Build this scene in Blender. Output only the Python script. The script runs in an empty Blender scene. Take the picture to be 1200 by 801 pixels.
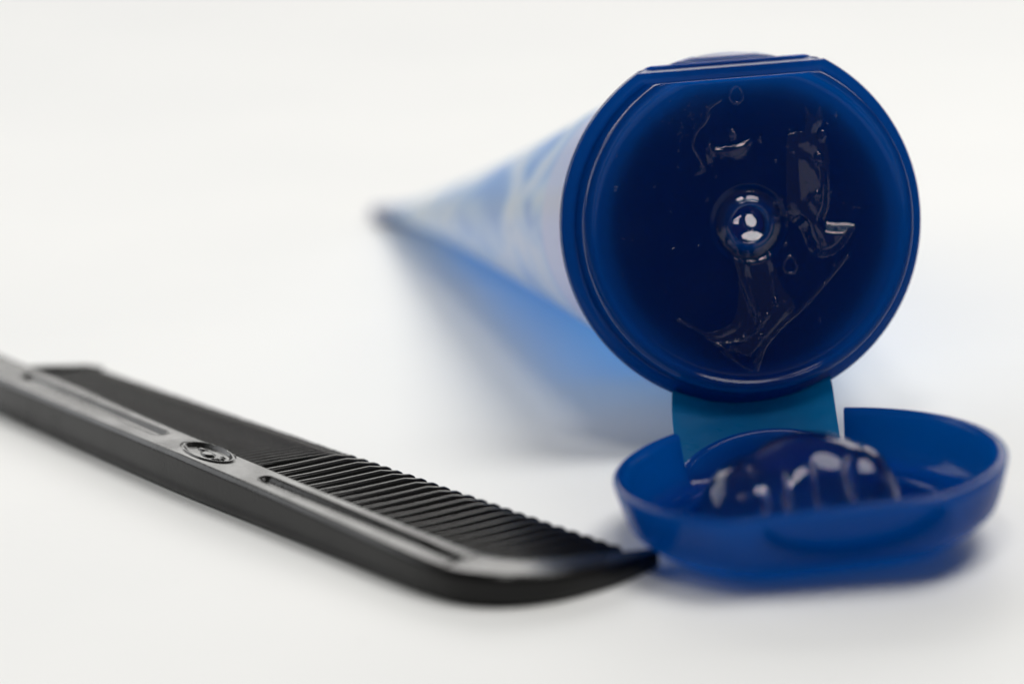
import bpy, math, random
import numpy as np
from mathutils import Matrix, Vector
random.seed(7); rng = np.random.default_rng(7)
MM = 0.001
SC = bpy.context.scene
COL = SC.collection
R = math.radians

# ------------------------------------------------------------------ camera
CAM_PITCH, CAM_ROLL, CAM_H = R(14.3), R(3.0), 96.0
fw = np.array([0, math.cos(CAM_PITCH), -math.sin(CAM_PITCH)])
up0 = np.array([0, math.sin(CAM_PITCH), math.cos(CAM_PITCH)])
cx = np.array([1.0, 0, 0])
cr, sr = math.cos(CAM_ROLL), math.sin(CAM_ROLL)
rt = cx * cr - up0 * sr
up = up0 * cr + cx * sr
cd = bpy.data.cameras.new('camera'); cam = bpy.data.objects.new('camera', cd); COL.objects.link(cam)
cam.matrix_world = Matrix(((rt[0], up[0], -fw[0], 0), (rt[1], up[1], -fw[1], -300 * MM), (rt[2], up[2], -fw[2], CAM_H * MM), (0, 0, 0, 1)))
cd.sensor_width = 36; cd.lens = 36 * 3116 / 1200
cd.clip_start = 0.005; cd.clip_end = 50
cd.dof.use_dof = True; cd.dof.focus_distance = 0.321
cd.dof.aperture_fstop = cd.lens / 9.8; cd.dof.aperture_blades = 0
SC.camera = cam

# ------------------------------------------------------------------ world, lights, exposure
w = bpy.data.worlds.new('World'); SC.world = w; w.use_nodes = True
bg = w.node_tree.nodes['Background']; bg.inputs[0].default_value = (1.0, 0.985, 0.96, 1); bg.inputs[1].default_value = 0.09
def area(name, loc, aim, sx, sy, radiance, color):
    ld = bpy.data.lights.new(name, 'AREA'); ld.shape = 'ELLIPSE' if 'softbox' in name else 'RECTANGLE'; ld.size = sx; ld.size_y = sy
    ld.energy = radiance * math.pi * sx * sy; ld.color = color
    o = bpy.data.objects.new(name, ld); COL.objects.link(o); o.location = loc
    o.rotation_euler = (Vector(aim) - Vector(loc)).to_track_quat('-Z', 'Y').to_euler()
    return o
area('overhead_softbox', (-0.02, -0.30, 1.06), (0.02, 0.0, 0), 0.25, 0.25, 11.0, (1.0, 0.985, 0.95))
area('ceiling_softbox', (0.36, 0.03, 0.92), (0.0, 0.04, 0), 0.50, 0.50, 7.2, (1.0, 0.99, 0.965))
area('window_behind_table', (0.05, 1.75, 0.80), (0, 0.1, 0.05), 2.4, 0.7, 3.5, (1.0, 0.985, 0.955))
area('room_window', (0.50, -1.35, 0.47), (0.03, 0.02, 0.03), 0.34, 0.26, 0.65, (1.0, 0.93, 0.88))
area('side_fill', (-1.35, 0.85, 0.62), (0, 0.08, 0.02), 1.1, 1.0, 2.7, (0.97, 0.985, 1.0))  # added fill lamp from the left to brighten the tube's side
SC.view_settings.view_transform = 'Standard'; SC.view_settings.look = 'None'
SC.view_settings.exposure = 0.0; SC.view_settings.gamma = 1.0; SC.view_settings.use_curve_mapping = False
SC.cycles.use_denoising = True
SC.cycles.max_bounces = 16; SC.cycles.transmission_bounces = 12; SC.cycles.transparent_max_bounces = 24
SC.cycles.caustics_refractive = True; SC.cycles.caustics_reflective = True; SC.cycles.blur_glossy = 0.3

# ------------------------------------------------------------------ helpers
def tag(o, label=None, cat=None, group=None, kind=None):
    for k, v in (('label', label), ('category', cat), ('group', group), ('kind', kind)):
        if v: o[k] = v
    return o
def obj(name, v, f, mats, parent=None, smooth=True, matrix=None, fm=None):
    me = bpy.data.meshes.new(name)
    me.from_pydata([tuple(p) for p in (np.asarray(v, float) * MM)], [], [tuple(int(i) for i in q) for q in f])
    for m in (mats if isinstance(mats, (list, tuple)) else [mats]): me.materials.append(m)
    if fm is not None: me.polygons.foreach_set('material_index', np.asarray(fm, np.int32))
    me.validate()
    me.polygons.foreach_set('use_smooth', [smooth] * len(me.polygons)); me.update()
    o = bpy.data.objects.new(name, me); COL.objects.link(o)
    if parent: o.parent = parent
    if matrix is not None: o.matrix_local = matrix
    return o
def sharp(o, deg=35):
    me = o.data
    import bmesh
    b = bmesh.new(); b.from_mesh(me)
    for e in b.edges:
        if len(e.link_faces) == 2 and e.calc_face_angle(0) > R(deg): e.smooth = False
    bmesh.ops.recalc_face_normals(b, faces=b.faces)
    b.to_mesh(me); b.free(); return o
def empty(name, loc, rz=0, label=None, cat=None, group=None):
    o = bpy.data.objects.new(name, None); COL.objects.link(o); o.location = [c * MM for c in loc]; o.rotation_euler = (0, 0, rz)
    o.empty_display_size = 0.01
    return tag(o, label, cat, group)
def grid_faces(nr, nc, wrap=True):
    f = []
    for i in range(nr - 1):
        for j in range(nc if wrap else nc - 1):
            k = (j + 1) % nc
            f.append((i * nc + j, i * nc + k, (i + 1) * nc + k, (i + 1) * nc + j))
    return f
def frame(P, X, Y, Z, s=MM):
    return Matrix(((X[0], Y[0], Z[0], P[0] * s), (X[1], Y[1], Z[1], P[1] * s), (X[2], Y[2], Z[2], P[2] * s), (0, 0, 0, 1)))
def smst(x): x = np.clip(x, 0, 1); return x * x * (3 - 2 * x)

def spl(pts, m=6):
    pts = np.array(pts, float); out = []
    for i in range(len(pts) - 1):
        p0, p1, p2, p3 = pts[max(i - 1, 0)], pts[i], pts[i + 1], pts[min(i + 2, len(pts) - 1)]
        for s in np.linspace(0, 1, m, endpoint=False):
            out.append(.5 * ((2 * p1) + (-p0 + p2) * s + (2 * p0 - 5 * p1 + 4 * p2 - p3) * s ** 2 + (-p0 + 3 * p1 - 3 * p2 + p3) * s ** 3))
    out.append(pts[-1]); return np.array(out)
# ------------------------------------------------------------------ materials
def mat(name):
    m = bpy.data.materials.new(name); m.use_nodes = True
    nt = m.node_tree; nt.nodes.clear()
    out = nt.nodes.new('ShaderNodeOutputMaterial')
    return m, nt, out
def nd(nt, t, **kw):
    n = nt.nodes.new(t)
    for k, v in kw.items():
        if k[0] == '_': setattr(n, k[1:], v)
        else: n.inputs[k.replace('_', ' ')].default_value = v
    return n
def bump(nt, scale, strength, dist, detail=4, coord='Object'):
    tc = nd(nt, 'ShaderNodeTexCoord'); nz = nd(nt, 'ShaderNodeTexNoise', Scale=scale, Detail=detail)
    nt.links.new(tc.outputs[coord], nz.inputs['Vector'])
    b = nd(nt, 'ShaderNodeBump', Strength=strength, Distance=dist)
    nt.links.new(nz.outputs['Fac'], b.inputs['Height']); return b, nz, tc
def plastic(name, color, rough, sss=0.0, radius=(0.2, 0.6, 2.0), sscale=0.001, bscale=2500, bstr=0.08, rvar=0.12, translucent=0.0, tcol=None, spec=0.5):
    m, nt, out = mat(name)
    p = nd(nt, 'ShaderNodeBsdfPrincipled', Base_Color=(*color, 1), Roughness=rough)
    p.inputs['Specular IOR Level'].default_value = spec
    b, nz, tc = bump(nt, bscale, bstr, 0.0002)
    nt.links.new(b.outputs[0], p.inputs['Normal'])
    n2 = nd(nt, 'ShaderNodeTexNoise', Scale=180, Detail=6); nt.links.new(tc.outputs['Object'], n2.inputs['Vector'])
    mr = nd(nt, 'ShaderNodeMapRange'); mr.inputs['From Min'].default_value = .3; mr.inputs['From Max'].default_value = .7
    mr.inputs['To Min'].default_value = max(.02, rough - rvar); mr.inputs['To Max'].default_value = rough + rvar
    nt.links.new(n2.outputs['Fac'], mr.inputs['Value']); nt.links.new(mr.outputs[0], p.inputs['Roughness'])
    if sss:
        p.inputs['Subsurface Weight'].default_value = sss; p.inputs['Subsurface Radius'].default_value = radius; p.inputs['Subsurface Scale'].default_value = sscale
    last = p
    if translucent:
        t = nd(nt, 'ShaderNodeBsdfTranslucent', Color=(*(tcol or color), 1))
        mx = nd(nt, 'ShaderNodeMixShader', Fac=translucent)
        nt.links.new(p.outputs[0], mx.inputs[1]); nt.links.new(t.outputs[0], mx.inputs[2]); last = mx
    nt.links.new(last.outputs[0], out.inputs[0]); return m

M_LID = plastic('thin_blue_plastic', (0.0004, 0.011, 0.085), 0.13, sss=0.3, radius=(0.05, 1.0, 2.6), translucent=0.47, tcol=(0.0, 0.47, 1.0), bstr=.06, rvar=.07, spec=.26)
M_CORE = plastic('opaque_navy_plastic', (0.0005, 0.020, 0.11), 0.4)
M_HINGE = plastic('thin_teal_blue_plastic', (0.003, 0.09, 0.20), 0.35, translucent=0.6, tcol=(0.0, 0.46, 0.74))
M_BLACK = plastic('black_comb_plastic', (0.0042, 0.0041, 0.0040), 0.22, bscale=1800, bstr=0.10, rvar=0.07, spec=.27)

def table_mat():
    m, nt, out = mat('white_table_surface')
    p = nd(nt, 'ShaderNodeBsdfPrincipled', Roughness=0.55)
    b, nz, tc = bump(nt, 900, 0.12, 0.0003, 6)
    nt.links.new(b.outputs[0], p.inputs['Normal'])
    n2 = nd(nt, 'ShaderNodeTexNoise', Scale=14, Detail=5); nt.links.new(tc.outputs['Object'], n2.inputs['Vector'])
    r = nd(nt, 'ShaderNodeValToRGB'); e = r.color_ramp.elements
    e[0].position = .3; e[0].color = (.775, .78, .775, 1); e[1].position = .7; e[1].color = (.82, .82, .81, 1)
    nt.links.new(n2.outputs['Fac'], r.inputs[0])
    n3 = nd(nt, 'ShaderNodeTexVoronoi', Scale=55); nt.links.new(tc.outputs['Object'], n3.inputs['Vector'])
    r3 = nd(nt, 'ShaderNodeValToRGB'); e = r3.color_ramp.elements
    e[0].position = .02; e[0].color = (.80, .80, .80, 1); e[1].position = .05; e[1].color = (1, 1, 1, 1)
    nt.links.new(n3.outputs['Distance'], r3.inputs[0])
    mx = nd(nt, 'ShaderNodeMixRGB', _blend_type='MULTIPLY', Fac=.6)
    nt.links.new(r.outputs[0], mx.inputs[1]); nt.links.new(r3.outputs[0], mx.inputs[2])
    nt.links.new(mx.outputs[0], p.inputs['Base Color'])
    nt.links.new(p.outputs[0], out.inputs[0]); return m
M_TABLE = table_mat()

def tube_mat():
    # printed pale front over a clear blue wall: attribute 'front' (1 = printed side), 'run' = distance from the cap 0..1
    m, nt, out = mat('printed_clear_blue_tube')
    L = nt.links.new
    af = nd(nt, 'ShaderNodeAttribute', _attribute_name='front'); ar = nd(nt, 'ShaderNodeAttribute', _attribute_name='run'); aa = nd(nt, 'ShaderNodeAttribute', _attribute_name='around')
    cmb = nd(nt, 'ShaderNodeCombineXYZ'); 
    m1 = nd(nt, 'ShaderNodeMath', _operation='MULTIPLY'); m1.inputs[1].default_value = 6.0; L(ar.outputs['Fac'], m1.inputs[0])
    m2 = nd(nt, 'ShaderNodeMath', _operation='MULTIPLY'); m2.inputs[1].default_value = 1.1; L(aa.outputs['Fac'], m2.inputs[0])
    L(m1.outputs[0], cmb.inputs[0]); L(m2.outputs[0], cmb.inputs[1])
    nz = nd(nt, 'ShaderNodeTexNoise', Scale=1.15, Detail=2, Distortion=0.7); L(cmb.outputs[0], nz.inputs['Vector'])
    r = nd(nt, 'ShaderNodeValToRGB'); e = r.color_ramp.elements
    e[0].position = .34; e[0].color = (.38, .55, .80, 1); e[1].position = .46; e[1].color = (.74, .87, .92, 1)
    k = e.new(.52); k.color = (.93, .96, .90, 1); k = e.new(.62); k.color = (.88, .95, .90, 1); k = e.new(.70); k.color = (.56, .73, .88, 1)
    L(nz.outputs['Fac'], r.inputs[0])
    # lavender collar by the cap and bluish grey run-out by the seal
    rc = nd(nt, 'ShaderNodeValToRGB'); e = rc.color_ramp.elements
    e[0].position = .0; e[0].color = (1, 1, 1, 1); e[1].position = .098; e[1].color = (0, 0, 0, 1)
    k = e.new(.085); k.color = (1, 1, 1, 1); k = e.new(.84); k.color = (0, 0, 0, 1); k = e.new(.96); k.color = (.8, .8, .8, 1)
    L(ar.outputs['Fac'], rc.inputs[0])
    mx = nd(nt, 'ShaderNodeMixRGB'); mx.inputs[2].default_value = (.86, .85, .89, 1)
    L(rc.outputs[0], mx.inputs[0]); L(r.outputs[0], mx.inputs[1])
    d = nd(nt, 'ShaderNodeBsdfPrincipled', Roughness=.32); L(mx.outputs[0], d.inputs['Base Color'])
    t1 = nd(nt, 'ShaderNodeBsdfTranslucent', Color=(.92, .97, .98, 1)); tf = nd(nt, 'ShaderNodeBsdfTransparent', Color=(.14, .50, 1, 1))
    p0 = nd(nt, 'ShaderNodeMixShader', Fac=.6); L(t1.outputs[0], p0.inputs[1]); L(tf.outputs[0], p0.inputs[2])
    pf = nd(nt, 'ShaderNodeMixShader', Fac=.35); L(d.outputs[0], pf.inputs[1]); L(p0.outputs[0], pf.inputs[2])
    t2 = nd(nt, 'ShaderNodeBsdfTranslucent', Color=(.12, .45, .95, 1)); tr = nd(nt, 'ShaderNodeBsdfTransparent', Color=(.24, .63, .96, 1))
    g = nd(nt, 'ShaderNodeBsdfGlossy', Roughness=.2)
    pb = nd(nt, 'ShaderNodeMixShader', Fac=.74); L(t2.outputs[0], pb.inputs[1]); L(tr.outputs[0], pb.inputs[2])
    pb2 = nd(nt, 'ShaderNodeMixShader', Fac=.06); L(pb.outputs[0], pb2.inputs[1]); L(g.outputs[0], pb2.inputs[2])
    # the print comes in streaks: between them the clear wall shows
    rm = nd(nt, 'ShaderNodeValToRGB'); e = rm.color_ramp.elements
    e[0].position = .34; e[0].color = (.97, .97, .97, 1); e[1].position = .47; e[1].color = (1, 1, 1, 1)
    k = e.new(.60); k.color = (1, 1, 1, 1); k = e.new(.70); k.color = (.75, .75, .75, 1)
    L(nz.outputs['Fac'], rm.inputs[0])
    mxm = nd(nt, 'ShaderNodeMath', _operation='MAXIMUM'); L(rm.outputs[0], mxm.inputs[0])
    ml = nd(nt, 'ShaderNodeMapRange'); ml.inputs['From Min'].default_value = .085; ml.inputs['From Max'].default_value = .10; ml.inputs['To Min'].default_value = 1; ml.inputs['To Max'].default_value = 0
    L(ar.outputs['Fac'], ml.inputs['Value']); L(ml.outputs[0], mxm.inputs[1])
    mf = nd(nt, 'ShaderNodeMath', _operation='MULTIPLY'); L(mxm.outputs[0], mf.inputs[0]); L(af.outputs['Fac'], mf.inputs[1])
    f = nd(nt, 'ShaderNodeMixShader'); L(mf.outputs[0], f.inputs[0]); L(pb2.outputs[0], f.inputs[1]); L(pf.outputs[0], f.inputs[2])
    L(f.outputs[0], out.inputs[0]); return m
M_TUBE = tube_mat()

def film_mat():
    m, nt, out = mat('wet_gel_film'); L = nt.links.new
    # thin coat: straight-through transmission with a Schlick reflection that is the same from both sides
    lw = nd(nt, 'ShaderNodeLayerWeight', Blend=.5); pw = nd(nt, 'ShaderNodeMath', _operation='POWER'); pw.inputs[1].default_value = 5
    fr = nd(nt, 'ShaderNodeMath', _operation='MULTIPLY_ADD'); fr.inputs[1].default_value = .96; fr.inputs[2].default_value = .038
    L(lw.outputs['Facing'], pw.inputs[0]); L(pw.outputs[0], fr.inputs[0])
    tr = nd(nt, 'ShaderNodeBsdfTransparent', Color=(.985, .99, 1, 1)); g = nd(nt, 'ShaderNodeBsdfGlossy', Roughness=.05)
    b, nz, tc = bump(nt, 500, .08, .0006, 2); L(b.outputs[0], g.inputs['Normal']); L(b.outputs[0], lw.inputs['Normal'])
    mx = nd(nt, 'ShaderNodeMixShader'); L(fr.outputs[0], mx.inputs[0]); L(tr.outputs[0], mx.inputs[1]); L(g.outputs[0], mx.inputs[2])
    L(mx.outputs[0], out.inputs[0]); return m
M_FILM = film_mat()
def gel_mat(name, ior):
    m, nt, out = mat(name)
    g = nd(nt, 'ShaderNodeBsdfGlass', IOR=ior, Roughness=0.0, Color=(.985, .99, 1, 1)); t = nd(nt, 'ShaderNodeBsdfTransparent', Color=(.97, .985, 1, 1)); mx = nd(nt, 'ShaderNodeMixShader', Fac=.14)
    nt.links.new(g.outputs[0], mx.inputs[1]); nt.links.new(t.outputs[0], mx.inputs[2]); nt.links.new(mx.outputs[0], out.inputs[0]); return m
M_GEL = gel_mat('clear_gel', 1.34); M_AIR = gel_mat('air_bubble', 1 / 1.36)

# ------------------------------------------------------------------ the setting: white tabletop sheet
n = 60
xs = np.linspace(-1600, 1600, n); ys = np.linspace(-900, 2300, n)
v = [(x, y, 0) for y in ys for x in xs]
tag(obj('tabletop', v, grid_faces(n, n, False), M_TABLE), kind='structure')

# ------------------------------------------------------------------ gel tube: frame of the cap face
P = np.array([29.4, 23.0, 27.3]); YAW, PIT, RHO = R(7.0), R(9.5), R(0.5)
N = np.array([math.sin(YAW) * math.cos(PIT), -math.cos(YAW) * math.cos(PIT), math.sin(PIT)])
A0 = np.array([math.cos(YAW), math.sin(YAW), 0]); B0 = np.cross(N, A0)
A = A0 * math.cos(RHO) + B0 * math.sin(RHO); B = -A0 * math.sin(RHO) + B0 * math.cos(RHO)
ROOT = np.array([P[0], P[1], 0.0])
tube = empty('hair_gel_tube', ROOT, 0, 'blue flip top squeeze tube lying with its navy cap open towards the viewer', 'tube')
CAPM = frame(P - ROOT, A, B, N)
TAU = 2 * math.pi
def outline(phi, Rr, d, az):
    c = np.cos(phi - az); out = np.full_like(phi, Rr)
    k = c > 1e-3; out[k] = np.minimum(Rr, d / c[k]); return out
RC, DC = 22.8, 19.5
corner = math.acos(DC / RC)
phi = np.sort(np.concatenate([np.linspace(0, TAU, 240, endpoint=False), [math.pi / 2 - corner, math.pi / 2 + corner]]))
# --- cap: profile of (inset, depth) from the back over the rim, the bead and the recess
C0 = 4.72          # how far the stage with the nozzle stands proud of the flange
prof = [(1.4, -5.2), (1.4, -2.6), (0.25, -2.2), (0.05, -1.9), (0.0, -0.5), (0.12, -0.15), (0.4, 0.0), (1.1, 0.0), (1.5, 0.02)]
prof += [(p[0], p[1]) for p in spl([(1.68, .12), (1.8, .45), (1.92, 1.6), (2.04, 3.0), (2.2, 3.9), (2.5, 4.38), (2.9, 4.5), (3.25, 4.38), (3.55, 4.1), (4.0, 3.9), (4.7, 3.83), (5.6, C0 - .92)], 3)]
V = []
for off, c in prof:
    Rr, d = RC - off, DC - min(off, 1.4 + (off - 1.4) * .16) if off > 1.4 and c > -.5 and off < 7 else DC - off
    if c < -2.0: d = DC + (-c) * .36 - off * 0.25; d = min(d, RC - off)
    if (off, c) == (0.05, -1.9): d = DC + .35
    r = outline(phi, Rr, d, math.pi / 2)
    V += [(a, b_, c) for a, b_ in zip(r * np.cos(phi), r * np.sin(phi))]
rin = outline(phi, RC - 5.6, DC - (1.4 + 4.2 * .16), math.pi / 2)
def face_c(r): return -0.92 - 0.26 * smst((17 - r) / 13.0)
for r0 in (16.0, 14.5, 13, 11.5, 10, 8.6, 7.4, 6.4, 5.6, 5.0):
    k = smst((r0 - 9) / 8.2); r = rin * (r0 / 17.2) * k + r0 * (1 - k)
    V += [(a, b_, C0 + float(face_c(r0))) for a, b_ in zip(r * np.cos(phi), r * np.sin(phi))]
nr = len(V) // len(phi)
F = grid_faces(nr, len(phi)); V.append((0, 0, -5.2))
F += [((j + 1) % len(phi), j, nr * len(phi)) for j in range(len(phi))]
NV = []
for r0, c in ((5.0, float(face_c(5.0))), (4.7, -1.22), (4.4, -1.45), (4.1, -1.50), (3.5, -1.35), (3.1, -1.15), (2.85, -0.85), (2.6, -0.74), (2.4, -0.80), (2.3, -1.1), (2.25, -3.2), (0.4, -3.3)):
    NV += [(r0 * math.cos(p), r0 * math.sin(p), C0 + c) for p in phi]
nn = len(NV) // len(phi); NV.append((0, 0, C0 - 3.3))
NF = grid_faces(nn, len(phi)) + [((nn - 1) * len(phi) + j, (nn - 1) * len(phi) + (j + 1) % len(phi), nn * len(phi)) for j in range(len(phi))]
# unseen opaque core added inside the cap to block glow through the face
nF = len(F); k0 = len(V)
for r0, c in ((2.7, -3.6), (2.7, -2.2), (6.0, -2.3), (12, -2.3), (17.9, -2.3), (18.1, -9.0)):
    r = np.minimum(outline(phi, r0, DC - 2.3, math.pi / 2), r0) if r0 > 16 else np.full_like(phi, r0)
    V += [(a, b_, C0 + c) for a, b_ in zip(r * np.cos(phi), r * np.sin(phi))]
F += [tuple(k0 + i for i in q) for q in grid_faces(6, len(phi))]
cap = sharp(obj('cap', V, F, [M_LID, M_CORE], tube, matrix=CAPM, fm=[0] * nF + [1] * (len(F) - nF)), 40)
sharp(obj('nozzle', NV, NF, M_LID, cap), 40)
# --- squeezed body: round at the cap, flat at the seal
LB, NS, NA = 159.0, 90, 128
V, fr_, ru_, ar_ = [], [], [], []
for i in range(NS):
    t = i / (NS - 1); c = -4.6 - t * (LB - 4.6)
    ta = smst(min(1, t / .06)) * .0 + t
    a_ = 21.3 + (34.6 - 21.3) * ta ** .95
    b_ = 21.3 * (1 - ta) ** .92 + .75 * ta
    if t > .955: b_ = .75
    for j in range(NA):
        p = TAU * j / NA
        wob = 1 + .012 * math.sin(3 * p + 9 * t) * t
        V.append((a_ * math.cos(p), b_ * math.sin(p) * wob, c))
        s = math.sin(p)
        pa_ = p if p < math.pi * 1.5 else p - TAU
        fr_.append(float(max(smst((pa_ - 1.3) / .25) * smst((3.92 - pa_) / .12), smst((.22 - t) / .06)))); ru_.append(t); ar_.append(p if p < math.pi * 1.5 else p - TAU)
body = obj('tube_body', V, grid_faces(NS, NA) + [tuple(range(NA))[::-1]], M_TUBE, tube, matrix=CAPM)
for nm, val in (('front', fr_), ('run', ru_), ('around', ar_)):
    at = body.data.attributes.new(nm, 'FLOAT', 'POINT'); at.data.foreach_set('value', np.array(val, np.float32))
# crimped seal: flat band with pressed ridges across the end
V = []; NX = 120
for row, c in enumerate(np.linspace(-LB + 8, -LB - .5, 30)):
    th = .95 + .12 * math.sin(row * 2.1)
    for x in np.linspace(-34.9, 34.9, NX): V.append((x, th, c))
nt_ = len(V)
V += [(x, -y, z) for x, y, z in V]
F = grid_faces(30, NX, False); F += [tuple(nt_ + i for i in q[::-1]) for q in F]
ring = [i for i in range(NX)] + [i * NX + NX - 1 for i in range(1, 30)] + [29 * NX + i for i in range(NX - 2, -1, -1)] + [i * NX for i in range(28, 0, -1)]
F += [(ring[i], ring[(i + 1) % len(ring)], nt_ + ring[(i + 1) % len(ring)], nt_ + ring[i]) for i in range(len(ring))]
M_SEAL = plastic('frosted_seal_plastic', (.42, .42, .52), .35, translucent=.3, tcol=(.4, .6, .9))
sharp(obj('crimped_seal', V, F, M_SEAL, tube, matrix=CAPM))

# ------------------------------------------------------------------ lid lying open in front
LC = np.array([32.43, -19.4, 0.0]); LYAW = R(2.9); LTILT = R(0.8); LROLL = R(2.8)
lx = np.array([math.cos(LYAW), math.sin(LYAW), 0]); ly = np.array([-math.sin(LYAW), math.cos(LYAW), 0]); lz = np.array([0, 0, 1.0])
ly2 = ly * math.cos(LTILT) - lz * math.sin(LTILT); lz2 = lz * math.cos(LTILT) + ly * math.sin(LTILT)
lx, lz2 = lx * math.cos(LROLL) + lz2 * math.sin(LROLL), lz2 * math.cos(LROLL) - lx * math.sin(LROLL)
LIDM = frame(LC + np.array([0, 0, .60]) - ROOT, lx, ly2, lz2)
RL, DL = 21.8, 18.7; lc = math.acos(DL / RL); az = -math.pi / 2
n0, n1 = R(69), R(127)      # the hinge gap in the wall
e_ = 0.004
base = np.concatenate([np.linspace(-math.pi, math.pi, 300, endpoint=False), [az - lc, az + lc, n0 - e_, n0 + e_, n1 - e_, n1 + e_]])
lphi = np.sort(base); nl = len(lphi)
H = np.full(nl, 8.6)
k = (lphi > n0) & (lphi < n1); tt = (lphi - (n0 + n1) / 2) / ((n1 - n0) / 2)
H[k] = 2.4 + 4.3 * np.sqrt(np.clip(1 - tt[k] ** 2, 0, 1))
outp = [(9.5, 0.0), (8.0, 0.02), (6.4, .14), (4.9, .5), (3.6, 1.1), (2.7, 1.8), (2.1, 2.5)]
for z in np.linspace(2.9, 7.6, 22): outp.append((2.1 - 2.0 * ((z - 2.5) / 5.1) ** .6, z))
outp += [(.12, 7.85), (.28, 8.02), (.55, 8.1)]
inp = [(.95, 8.1), (1.2, 8.0), (1.35, 7.75), (1.42, 7.3), (1.6, 6), (1.9, 4.5), (2.2, 3.4), (2.6, 2.6), (3.2, 2.05), (4.2, 1.75), (5.6, 1.7), (5.75, 1.8), (5.9, 2.5), (6.1, 2.65), (6.6, 2.65), (6.8, 2.5), (6.95, 1.8), (7.2, 1.65), (12, 1.6), (18, 1.6)]
V = []
for idx, (off, z) in enumerate(outp + inp):
    inner = idx >= len(outp)
    ex = 0 if inner else max(0, off - 1.5)
    d = DL - off + .12 * ex - (1.3 * smst((off - .8) / .8) if inner and off < 7.3 else 0)
    Rr = RL - off - .28 * ex
    r = outline(lphi, max(Rr, .5), max(d, .5) if off < 10 else 99, az); r = np.where(np.cos(lphi - az) > .6, -np.log(np.exp(-np.full(nl, max(Rr, .5)) / .35) + np.exp(-max(d, .5) / np.maximum(np.cos(lphi - az), .2) / .35)) * .35, r) if off < 7.0 else r
    if off > 7.0: r = np.minimum(r, np.full(nl, max(Rr, .5)))
    zz = np.full(nl, z); hi = z > 2.4
    if hi: zz = 2.4 + (z - 2.4) * (H - 2.4) / (8.1 - 2.4)
    X, Y = r * np.cos(lphi), r * np.sin(lphi)
    if not inner:      # thumb scoop pressed into the flat front
        q = ((X - 1.6) / 9.8) ** 2 + ((7.7 - zz) / 4.4) ** 2
        s = smst((1.0 - q) / .10) * smst((7.75 - zz) / .35) * (Y < 0) * 1.6
        Y = Y + s
    V += list(zip(X, Y, zz))
V = [tuple(p) for p in V]; nr = nl
rows = len(outp) + len(inp)
V.append((0, 0, 1.6)); V.append((0, 0, 0))
F = grid_faces(rows, nl) + [((rows - 1) * nl + j, (rows - 1) * nl + (j + 1) % nl, rows * nl) for j in range(nl)] + [((j + 1) % nl, j, rows * nl + 1) for j in range(nl)]
lid = sharp(obj('lid', V, F, M_LID, tube, matrix=LIDM), 42)
lid['label'] = 'round navy lid lying open with its hollow side up'
# ------------------------------------------------------------------ strap hinge between cap and lid
def capw(a, b, c): return P - ROOT + A * a + B * b + N * c
LO = LC + np.array([0, 0, .60]) - ROOT
def lidw(x, y, z): return LO + lx * x + ly2 * y + lz2 * z
NW, NL_ = 30, 40
top, bot = [], []
for i in range(NL_):
    t = i / (NL_ - 1)
    for j in range(NW):
        s = -1 + 2 * j / (NW - 1)
        wa = 9.9 * s * (1 + .045 * math.sin(math.pi * t))
        pa = capw(wa, -math.sqrt(21.6 ** 2 - wa ** 2) , -1.6)
        hl = (n0 + n1) / 2; ph = hl - s * (n1 - n0) / 2 * .97
        rr = 21.4
        pl = lidw(rr * math.cos(ph), rr * math.sin(ph), 1.6)
        g_ = .35 * math.exp(-((t - .16) / .05) ** 2) + .3 * math.exp(-((t - .8) / .05) ** 2)
        q = pa * (1 - t) + pl * t + ly * (1.5 * math.sin(math.pi * t) + .9 * s * s * math.sin(math.pi * t) + g_ - .35 * float(smst((abs(s) - .6) / .08))) + lz * .3 * math.sin(math.pi * t)
        top.append(q); bot.append(q + ly * .75 - lz * .1)
V = top + bot; m_ = NW * NL_
F = grid_faces(NL_, NW, False); F += [tuple(m_ + i for i in q[::-1]) for q in F]
ring = [i for i in range(NW)] + [i * NW + NW - 1 for i in range(1, NL_)] + [(NL_ - 1) * NW + i for i in range(NW - 2, -1, -1)] + [i * NW for i in range(NL_ - 2, 0, -1)]
F += [(ring[i], ring[(i + 1) % len(ring)], m_ + ring[(i + 1) % len(ring)], m_ + ring[i]) for i in range(len(ring))]
sharp(obj('hinge_strap', V, F, M_HINGE, tube))

# ------------------------------------------------------------------ gel: dollop in the lid
def star(ells, th, ph, k=.35):
    d = np.stack([np.sin(th) * np.cos(ph), np.sin(th) * np.sin(ph), np.cos(th)], -1)
    acc = np.full(th.shape, 1e-9)
    for c, r in ells:
        c, r = np.array(c), np.array(r)
        a = ((d / r) ** 2).sum(-1); b = (d * c / r ** 2).sum(-1); g = ((c / r) ** 2).sum() - 1
        disc = b * b - a * g; t = np.where(disc > 0, (b + np.sqrt(np.maximum(disc, 0))) / a, 0); t = np.maximum(t, 0)
        acc = np.where(t > 0, np.log(np.exp(acc / k) + np.exp(t / k)) * k if False else np.maximum(acc, t) + k * np.exp(-np.abs(acc - t) / k) * .45, acc)
    return d * acc[..., None]
nth, nph = 72, 144
TH, PH = np.meshgrid(np.linspace(0.0, math.pi * .5, nth), np.linspace(0, TAU, nph, endpoint=False), indexing='ij')
ells = [((1.2, 0, 0), (9.9, 8.8, 9.8)), ((-5.2, -.6, 0), (6.4, 7.6, 7.9)), ((-1.2, -4.0, 1.0), (4.6, 4.8, 6.2)), ((7.2, -.8, 0.6), (4.1, 6.4, 7.2))]
D = star(ells, TH, PH, .5)
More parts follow.
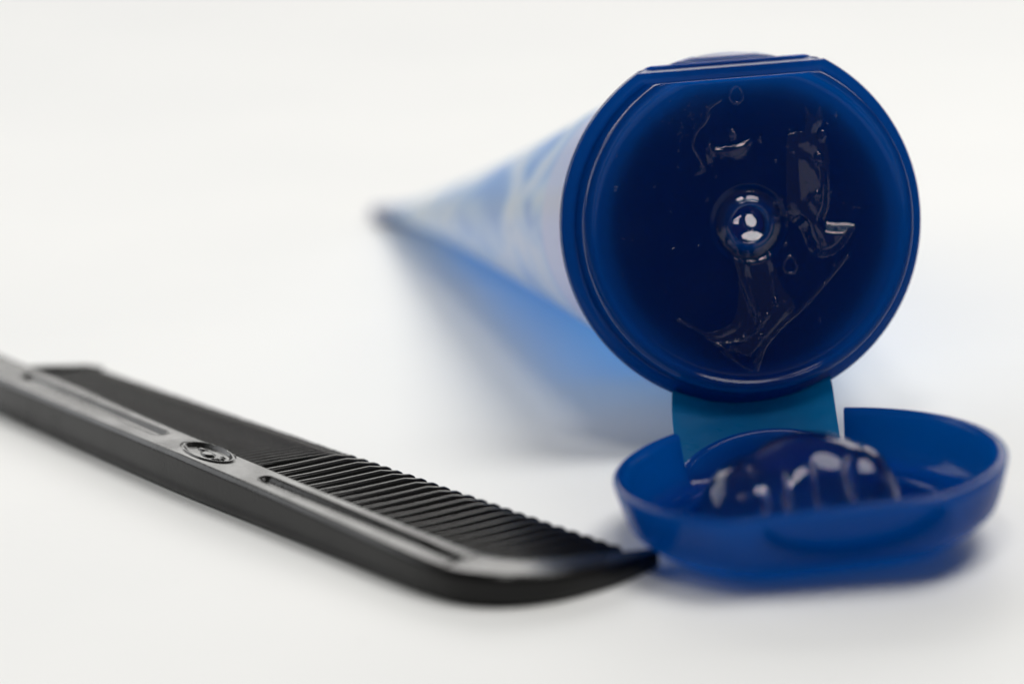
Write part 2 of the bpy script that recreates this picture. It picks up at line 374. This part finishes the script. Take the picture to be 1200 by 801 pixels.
wav = .10 * np.sin(3 * PH + 2.3 * np.sin(2 * TH)) * np.sin(TH) ** 2 + .09 * np.sin(6 * PH + 2.6 * np.sin(3 * TH) + .8 * np.sin(2 * PH)) * np.sin(TH) ** 4 * (.5 - .5 * np.sin(PH)) + .03 * np.sin(7 * PH + 4 * TH) * np.sin(TH) ** 3
D = D * (1 + wav / 9)[..., None]
V = D.reshape(-1, 3).tolist(); F = grid_faces(nth, nph)
F.append(tuple((nth - 1) * nph + j for j in range(nph)))
GC = lidw(-1.3, 1.8, 1.35) + ROOT
gel = empty('gel_dollop', GC, 0, 'domed blob of clear gel with trapped air bubbles sitting inside the open lid', 'gel')
gel.matrix_world = frame(GC, lx, ly2, lz2)
obj('gel_body', V, [q[::-1] for q in F], M_GEL, gel)
def sphere(name, c, r, m, parent, sq=(1, 1, 1), ns=10, na=16):
    V = []
    for i in range(1, ns):
        t = math.pi * i / ns
        V += [(c[0] + r * sq[0] * math.sin(t) * math.cos(TAU * j / na), c[1] + r * sq[1] * math.sin(t) * math.sin(TAU * j / na), c[2] + r * sq[2] * math.cos(t)) for j in range(na)]
    F = grid_faces(ns - 1, na); k = len(V); V += [(c[0], c[1], c[2] + r * sq[2]), (c[0], c[1], c[2] - r * sq[2])]
    F += [(k, (j + 1) % na, j) for j in range(na)] + [(k + 1, (ns - 2) * na + j, (ns - 2) * na + (j + 1) % na) for j in range(na)]
    return obj(name, V, [q[::-1] for q in F], m, parent)
for c, r in (((-6.6, -3.9, 4.2), .42), ((-6.1, -4.3, 4.7), .22), ((4.6, -3.4, 5.6), .34), ((1.8, -3.4, 6.0), .3), ((-5.0, -1.2, 6.0), .5), ((5.2, -2.2, 4.4), (.8, 1.8, 2.6)), ((-1.6, -4.0, 4.0), (.5, 1.8, 2.4)), ((1.4, -2.6, 3.6), (.4, 2.6, 3.0)), ((-4.0, -3.6, 3.2), (.7, 1.6, 2.0))):
    sphere('air_bubble', c, r if not isinstance(r, tuple) else 1.0, M_AIR, gel, r if isinstance(r, tuple) else (1, 1, 1), 16, 24)

# ------------------------------------------------------------------ gel: wet film, strings and droplets on the cap face
res = .085
ga = np.arange(-18.8, 18.8, res); na_ = len(ga); AX, BY = np.meshgrid(ga, ga, indexing='xy')
RR = np.hypot(AX, BY)
def segd(p, q):
    p, q = np.array(p), np.array(q); d = q - p; t = np.clip(((AX - p[0]) * d[0] + (BY - p[1]) * d[1]) / (d @ d), 0, 1)
    return np.hypot(AX - p[0] - t * d[0], BY - p[1] - t * d[1])
def polyd(pts): return np.minimum.reduce([segd(pts[i], pts[i + 1]) for i in range(len(pts) - 1)])
def inside(pts):
    c = np.zeros(AX.shape, bool); j = len(pts) - 1
    for i in range(len(pts)):
        (xi, yi), (xj, yj) = pts[i], pts[j]
        if yi != yj: c ^= ((yi > BY) != (yj > BY)) & (AX < (xj - xi) * (BY - yi) / (yj - yi) + xi)
        j = i
    return c
def sd(pts): # signed: positive inside
    p = list(pts) + [pts[0]]; d = polyd(p); return np.where(inside(pts), d, -d)
SH = np.array([-.9, .45]); SHD = (-.9, .45)
h = np.zeros(AX.shape)
strip = spl(SH + np.array([(8.9, 13.36), (9.99, 12.0), (10.74, 13.32), (10.93, 11.4), (9.95, 9.89), (11.24, 8.19), (10.96, 1.3), (10.25, -0.98), (13.37, -1.57), (13.87, -2.15), (11.5, -4.83), (8.76, -4.91), (7.37, -1.59), (6.01, 0.66), (6.42, 9.12), (7.14, 10.12), (8.68, 10.42), (8.9, 13.36)]))[:-1]
s = sd([tuple(p) for p in strip]); h = np.maximum(h, np.where(s > -.3, smst((s + .3) / 1.6) * (.25 + .075 * np.clip(13.5 - BY, 0, 20)), 0))
sm = spl(SH + np.array([(-3.69, 9.73), (-3.25, 9.8), (-2.45, 9.1), (-0.28, 9.24), (1.7, 9.72), (1.65, 8.98), (0.69, 7.79), (-1.16, 7.62), (-2.73, 8.18), (-3.26, 6.85), (-3.79, 8.37), (-3.69, 9.73)]))[:-1]
s = sd([tuple(p) for p in sm]); h = np.maximum(h, np.where(s > -.25, smst((s + .25) / .7) * (.25 + .12 * np.clip(10 - BY, 0, 5)), 0))
web = [(-1.0, -2.6), (3.1, -3.4), (4.62, -8.0), (6.0, -11.4), (1.35, -16.6), (.1, -18.0), (-2.5, -17.0), (-6.0, -13.4), (-2.0, -11.5)]
s = sd([tuple(p) for p in spl(SH + np.array(web + [web[0]]))[:-1]]); h = np.maximum(h, np.where(s > 0, smst(s / 1.5) * .16, 0))
lines = [[(-1.15, -2.98), (-0.63, -6.75), (0.42, -10.84), (1.09, -12.77)], [(0.2, -4.0), (0.37, -7.9), (1.06, -11.43)], [(3.09, -4.15), (3.33, -8.17), (3.37, -10.57)],
         [(-4.22, -14.96), (-1.49, -14.67), (1.07, -13.04), (2.25, -11.81)], [(-8.81, -11.34), (-6.02, -13.2), (-3.99, -15.2), (-2.52, -17.0), (-0.23, -18.6)],
         [(0.48, -18.4), (1.35, -16.2), (2.57, -14.7), (4.62, -12.82), (6.63, -11.4), (9.84, -8.48), (12.5, -5.77), (12.79, -5.53)],
         [(-1.6, 14.9), (-3.21, 13.9), (-3.33, 12.82), (-4.93, 11.11), (-5.32, 9.56), (-4.18, 6.83), (-5.31, 6.13)]]
for i, l in enumerate(lines):
    d = polyd(spl(SH + np.array(l))); wd = .34 if i < 6 else .22; ht = .42 if i < 6 else .16
    vary = .7 + .3 * np.sin(AX * 1.7 + BY * 1.1 + i)
    h = h + np.where(d < wd, np.sqrt(np.maximum(0, 1 - (d / wd) ** 2)) * ht * vary, 0)
def drop(a, b, r, ht, ring=False, el=1.0):
    global h
    a, b = a + SHD[0], b + SHD[1]
    d = np.hypot(AX - a, (BY - b) / el)
    if ring: h = np.maximum(h, np.where(np.abs(d - r) < .22, np.sqrt(np.maximum(0, 1 - ((d - r) / .22) ** 2)) * ht, 0))
    else: h = h + np.where(d < r, np.sqrt(np.maximum(0, 1 - (d / r) ** 2)) * ht, 0)
for a, b in [(-.4, 10.6), (10.0, 6.84), (10.75, 9.56)]: drop(a, b, .62, .5, el=1.35)
for a, b in [(.41, 15.4), (5.62, -5.97)]: drop(a, b, .8, .25, True, 1.3)
for a, b in [(3.41, -10.1), (1.24, -14.39), (-3.44, 9.54), (-3.23, 7.01), (2.9, 9.68), (9.42, 2.51), (-2.4, -15.6), (5.5, -.88), (-3.86, -15.1), (-15.0, 9.4), (-15.4, 5.2), (12.6, 12.0)]: drop(a, b, .34, .36, el=1.4)
for k in range(46):
    a = TAU * rng.random(); q = 16.2 * math.sqrt(rng.random()); drop(q * math.cos(a), q * math.sin(a), .12 + .16 * rng.random() ** 2, .18)
for k in range(26): drop(4.2 + rng.normal() * 1.1, .6 + rng.normal() * .9, .16 + .12 * rng.random(), .2)
for k in range(30): drop(-5.2 + rng.normal() * 2.0, 13.2 + rng.normal() * 1.2, .12 + .12 * rng.random(), .15, el=.6)
ns = .5 + .5 * np.sin(1.1 * AX + .9 * np.sin(.8 * BY)) * np.sin(.9 * BY + 1.1 * np.sin(.7 * AX))
h = np.where(h > .03, h * (.93 + .14 * ns), h)
# film round the nozzle mouth
h = np.maximum(h, smst((4.3 - RR) / 1.6) * .25 * (RR < 4.3))
def cap_c(r):
    c = np.where(r > 5.0, face_c(r), np.interp(r, [2.3, 2.6, 2.85, 3.1, 3.5, 4.1, 4.4, 4.7, 5.0], [-.8, -.74, -.85, -1.15, -1.35, -1.5, -1.45, -1.22, -1.18])); return c
top_c = cap_c(RR)
plug = RR < 2.28
zz = top_c + h
# gel standing in the nozzle: a rim, a dimple and two lobes
pl_ = .20 * AX - .66 * BY
def lobe(qa, lift): return smst((1.0 - qa) / .16), lift + pl_
zz_in = -1.15 + .1 * np.exp(-(RR / 1.2) ** 2)
for qa, lift in ((((RR - 1.72) / .44) ** 2 + (np.clip(np.abs(np.arctan2(BY, AX) - 2.55) - .95, 0, 9) / .15) ** 2, -.35), ((AX - .1) ** 2 / .82 ** 2 + (BY - .42 + .1 * AX ** 2) ** 2 / .95 ** 2, -.35), ((AX + .05) ** 2 / 1.45 ** 2 + (BY + 1.42) ** 2 / .72 ** 2, -.75)):
    wl, zl = lobe(qa, lift); zz_in = zz_in * (1 - wl) + zl * wl
zz = np.where(plug, zz_in, zz)
hh = np.where(RR < 4.0, 1, h)
ok = (hh > .02) & (RR < 18.6)
cell = ok[:-1, :-1] | ok[1:, :-1] | ok[:-1, 1:] | ok[1:, 1:]
ii, jj = np.nonzero(cell)
idx = -np.ones(AX.shape, int); used = np.zeros(AX.shape, bool)
for di in (0, 1):
    for dj in (0, 1): used[ii + di, jj + dj] = True
idx[used] = np.arange(used.sum())
zz = np.where(hh > .02, zz + .012, top_c - .06)
V = np.stack([AX[used], BY[used], zz[used]], -1)
F = np.stack([idx[ii, jj], idx[ii, jj + 1], idx[ii + 1, jj + 1], idx[ii + 1, jj]], -1)
gs = obj('gel_smear', V, F, M_FILM, matrix=frame(P + N * C0, A, B, N))
tag(gs, 'thin wet smear of clear gel with strings and droplets running down the open cap face', 'gel')

# ------------------------------------------------------------------ the comb
CO = np.array([-70.4, 50.7, 0]); CANG = math.atan2(-84.6, 65.3)
comb = empty('pocket_comb', CO, CANG, 'black plastic pocket comb lying flat beside the blue tube', 'comb')
def interp(tab, u): tab = np.array(tab); return np.interp(u, tab[:, 0], tab[:, 1])
outer = [(-15, 1.9), (-7, 1.0), (0, .1), (14, -.6), (27, -1.2), (50, -2.1), (67, -2.3), (84, -2.6), (96, -2.9), (103, -2.7), (107.4, -1.6), (110.9, 1.0), (113.2, 5.0), (114, 9.5), (114, 14), (112.6, 20.6)]
inner = [(-15, 7.4), (-7, 6.9), (0, 6.6), (14, 5.9), (27, 4.8), (50, 3.5), (67, 3.1), (84, 3.0), (96, 3.0), (102.5, 3.3), (106.2, 4.2), (108.3, 6.0), (109.3, 9), (110, 12.2), (110.4, 15.8), (110.8, 20.6)]
def resamp(o, i_, n):
    so, si = spl(o, 12), spl(i_, 12)
    t = np.linspace(0, 1, len(so)); tt = np.linspace(0, 1, n)
    # denser sampling along the long spine is kept by the shared parameter
    return np.stack([np.interp(tt, t, so[:, k]) for k in (0, 1)], -1), np.stack([np.interp(tt, t, si[:, k]) for k in (0, 1)], -1)
NSP = 1100
po, pi_ = resamp(outer, inner, NSP)
wcol = np.concatenate([[0, .02, .05, .09], np.linspace(.12, .88, 48), [.92, .96, .985, 1]])
def height(u, v, wv, T):
    z = T - .42 * smst((.07 - wv) / .07) - .35 * smst((wv - .93) / .07)
    # two long grooves
    for (u0, v0), (u1, v1), hw, dp in (((2, 3.6), (40.5, 1.55), 1.25, .55), ((66, .45), (103, .3), 1.15, .55)):
        du, dv = u1 - u0, v1 - v0; t = np.clip(((u - u0) * du + (v - v0) * dv) / (du * du + dv * dv), 0, 1)
        d = np.hypot(u - u0 - t * du, v - v0 - t * dv); z = z - dp * smst((hw - d) / (.95 * hw))
    # oval emblem: sunk field, raised rim and a worn raised figure
    eu, ev = (u - 52.5) / 4.8, (v - 1.0 + (u - 52.5) * .03) / 1.85; q = np.sqrt(eu ** 2 + ev ** 2)
    z = z - .27 * smst((1.0 - q) / .16) + .2 * np.exp(-((q - 1.06) / .09) ** 2)
    fig = smst((.34 - np.hypot((eu - .02) / .95, (ev + .05) / 1.2)) / .14) + .9 * smst((.22 - np.hypot((eu + .42) / 1.1, (ev - .22) / 1.0)) / .12)
    for k, (a, b_) in enumerate(((.44, -.3), (.56, -.12), (.62, .12), (.52, .34))): fig = fig + .8 * smst((.12 - np.hypot(eu - a, ev - b_)) / .07)
    return z + .24 * np.clip(fig, 0, 1) * (q < .95)
V = []
th_s = np.linspace(0, 1, NSP)
for i in range(NSP):
    o_, q_ = po[i], pi_[i]
    vend = q_[1] * .5 + o_[1] * .5
    T = float(np.interp(o_[0], [0, 50, 67, 83, 96, 107], [5.3, 5.3, 4.9, 4.5, 4.2, 3.8]))
    if o_[0] > 104: T = min(T, float(np.interp(vend, [1.5, 6, 13, 20.6], [3.8, 3.4, 2.8, 1.8])))
    V.append((*(o_ * .93 + q_ * .07), 0.05)); V.append((*(o_ * .985 + q_ * .015), .35)); V.append((*o_, 2.0)); V.append((*o_, T - .9))
    for wv in wcol:
        pt = o_ * (1 - wv) + q_ * wv
        V.append((pt[0], pt[1], float(height(pt[0], pt[1], wv, T))))
    V.append((*q_, T * .5)); V.append((*(q_ * .93 + o_ * .07), .3))
ncs = len(wcol) + 6
V = np.array(V)
F = grid_faces(NSP, ncs) + [tuple(range(ncs)), tuple((NSP - 1) * ncs + j for j in range(ncs))[::-1]]
sharp(obj('comb_spine', V, [q[::-1] for q in F], M_BLACK, comb), 65)
# far end guard, then the teeth one by one
def tooth_mesh(name, wr, wt, zr, zt, zc0=2.5):
    V = []
    for y, wd, zc, hh_ in ((-.04, wr, zc0, zr), (.35, wr * .95, zc0 * .88, zr * .84), (.8, wt * 1.12, 1.45, zt * 1.35), (.95, wt, 1.1, zt), (.985, wt * .7, 1.0, zt * .7), (1.0, wt * .3, .95, zt * .3)):
        for a in range(10):
            p = TAU * a / 10 + .314
            V.append((.5 * wd * math.copysign(abs(math.cos(p)) ** .9, math.cos(p)), y, zc + .5 * hh_ * math.copysign(abs(math.sin(p)) ** 1.0, math.sin(p))))
    o = obj(name, V, [q[::-1] for q in grid_faces(6, 10)] + [tuple(range(10)), tuple(range(50, 60))[::-1]], M_BLACK, comb)
    return o
def put_teeth(name, us, wr, wt, zr, zt, zc0=2.5):
    proto = None
    for u in us:
        v0 = float(np.interp(u, pi_[:NSP - 270, 0], pi_[:NSP - 270, 1])); v1 = 19.6 + rng.normal() * .04
        if proto is None: o = proto = tooth_mesh(name, wr, wt, zr, zt, zc0)
        else: o = proto.copy(); COL.objects.link(o); o.parent = comb
        o.location = (u * MM, (v0 - .2) * MM, 0); o.scale = (1, (v1 - v0 + .2), 1)
        o.rotation_euler = (0, 0, rng.normal() * .0015)
put_teeth('fine_tooth', np.arange(-4.6, 55.6, 1.2), 1.02, .72, 2.8, 1.3, 2.1)
put_teeth('coarse_tooth', np.arange(57.2, 108.6, 2.4), 1.65, 1.2, 2.7, 1.6, 1.95)
V = []
for y, w_, zc, z_ in ((6.9 - .3, 1.9, 2.2, 4.2), (12, 1.6, 1.8, 3.2), (18, 1.3, 1.3, 2.0), (19.8, .9, 1.0, 1.4)):
    V += [(-6.6 - w_ / 2, y, zc - z_ / 2), (-6.6 + w_ / 2, y, zc - z_ / 2), (-6.6 + w_ / 2, y, zc + z_ / 2), (-6.6 - w_ / 2, y, zc + z_ / 2)]
obj('end_guard', V, grid_faces(4, 4) + [(3, 2, 1, 0), (12, 13, 14, 15)], M_BLACK, comb, smooth=False)
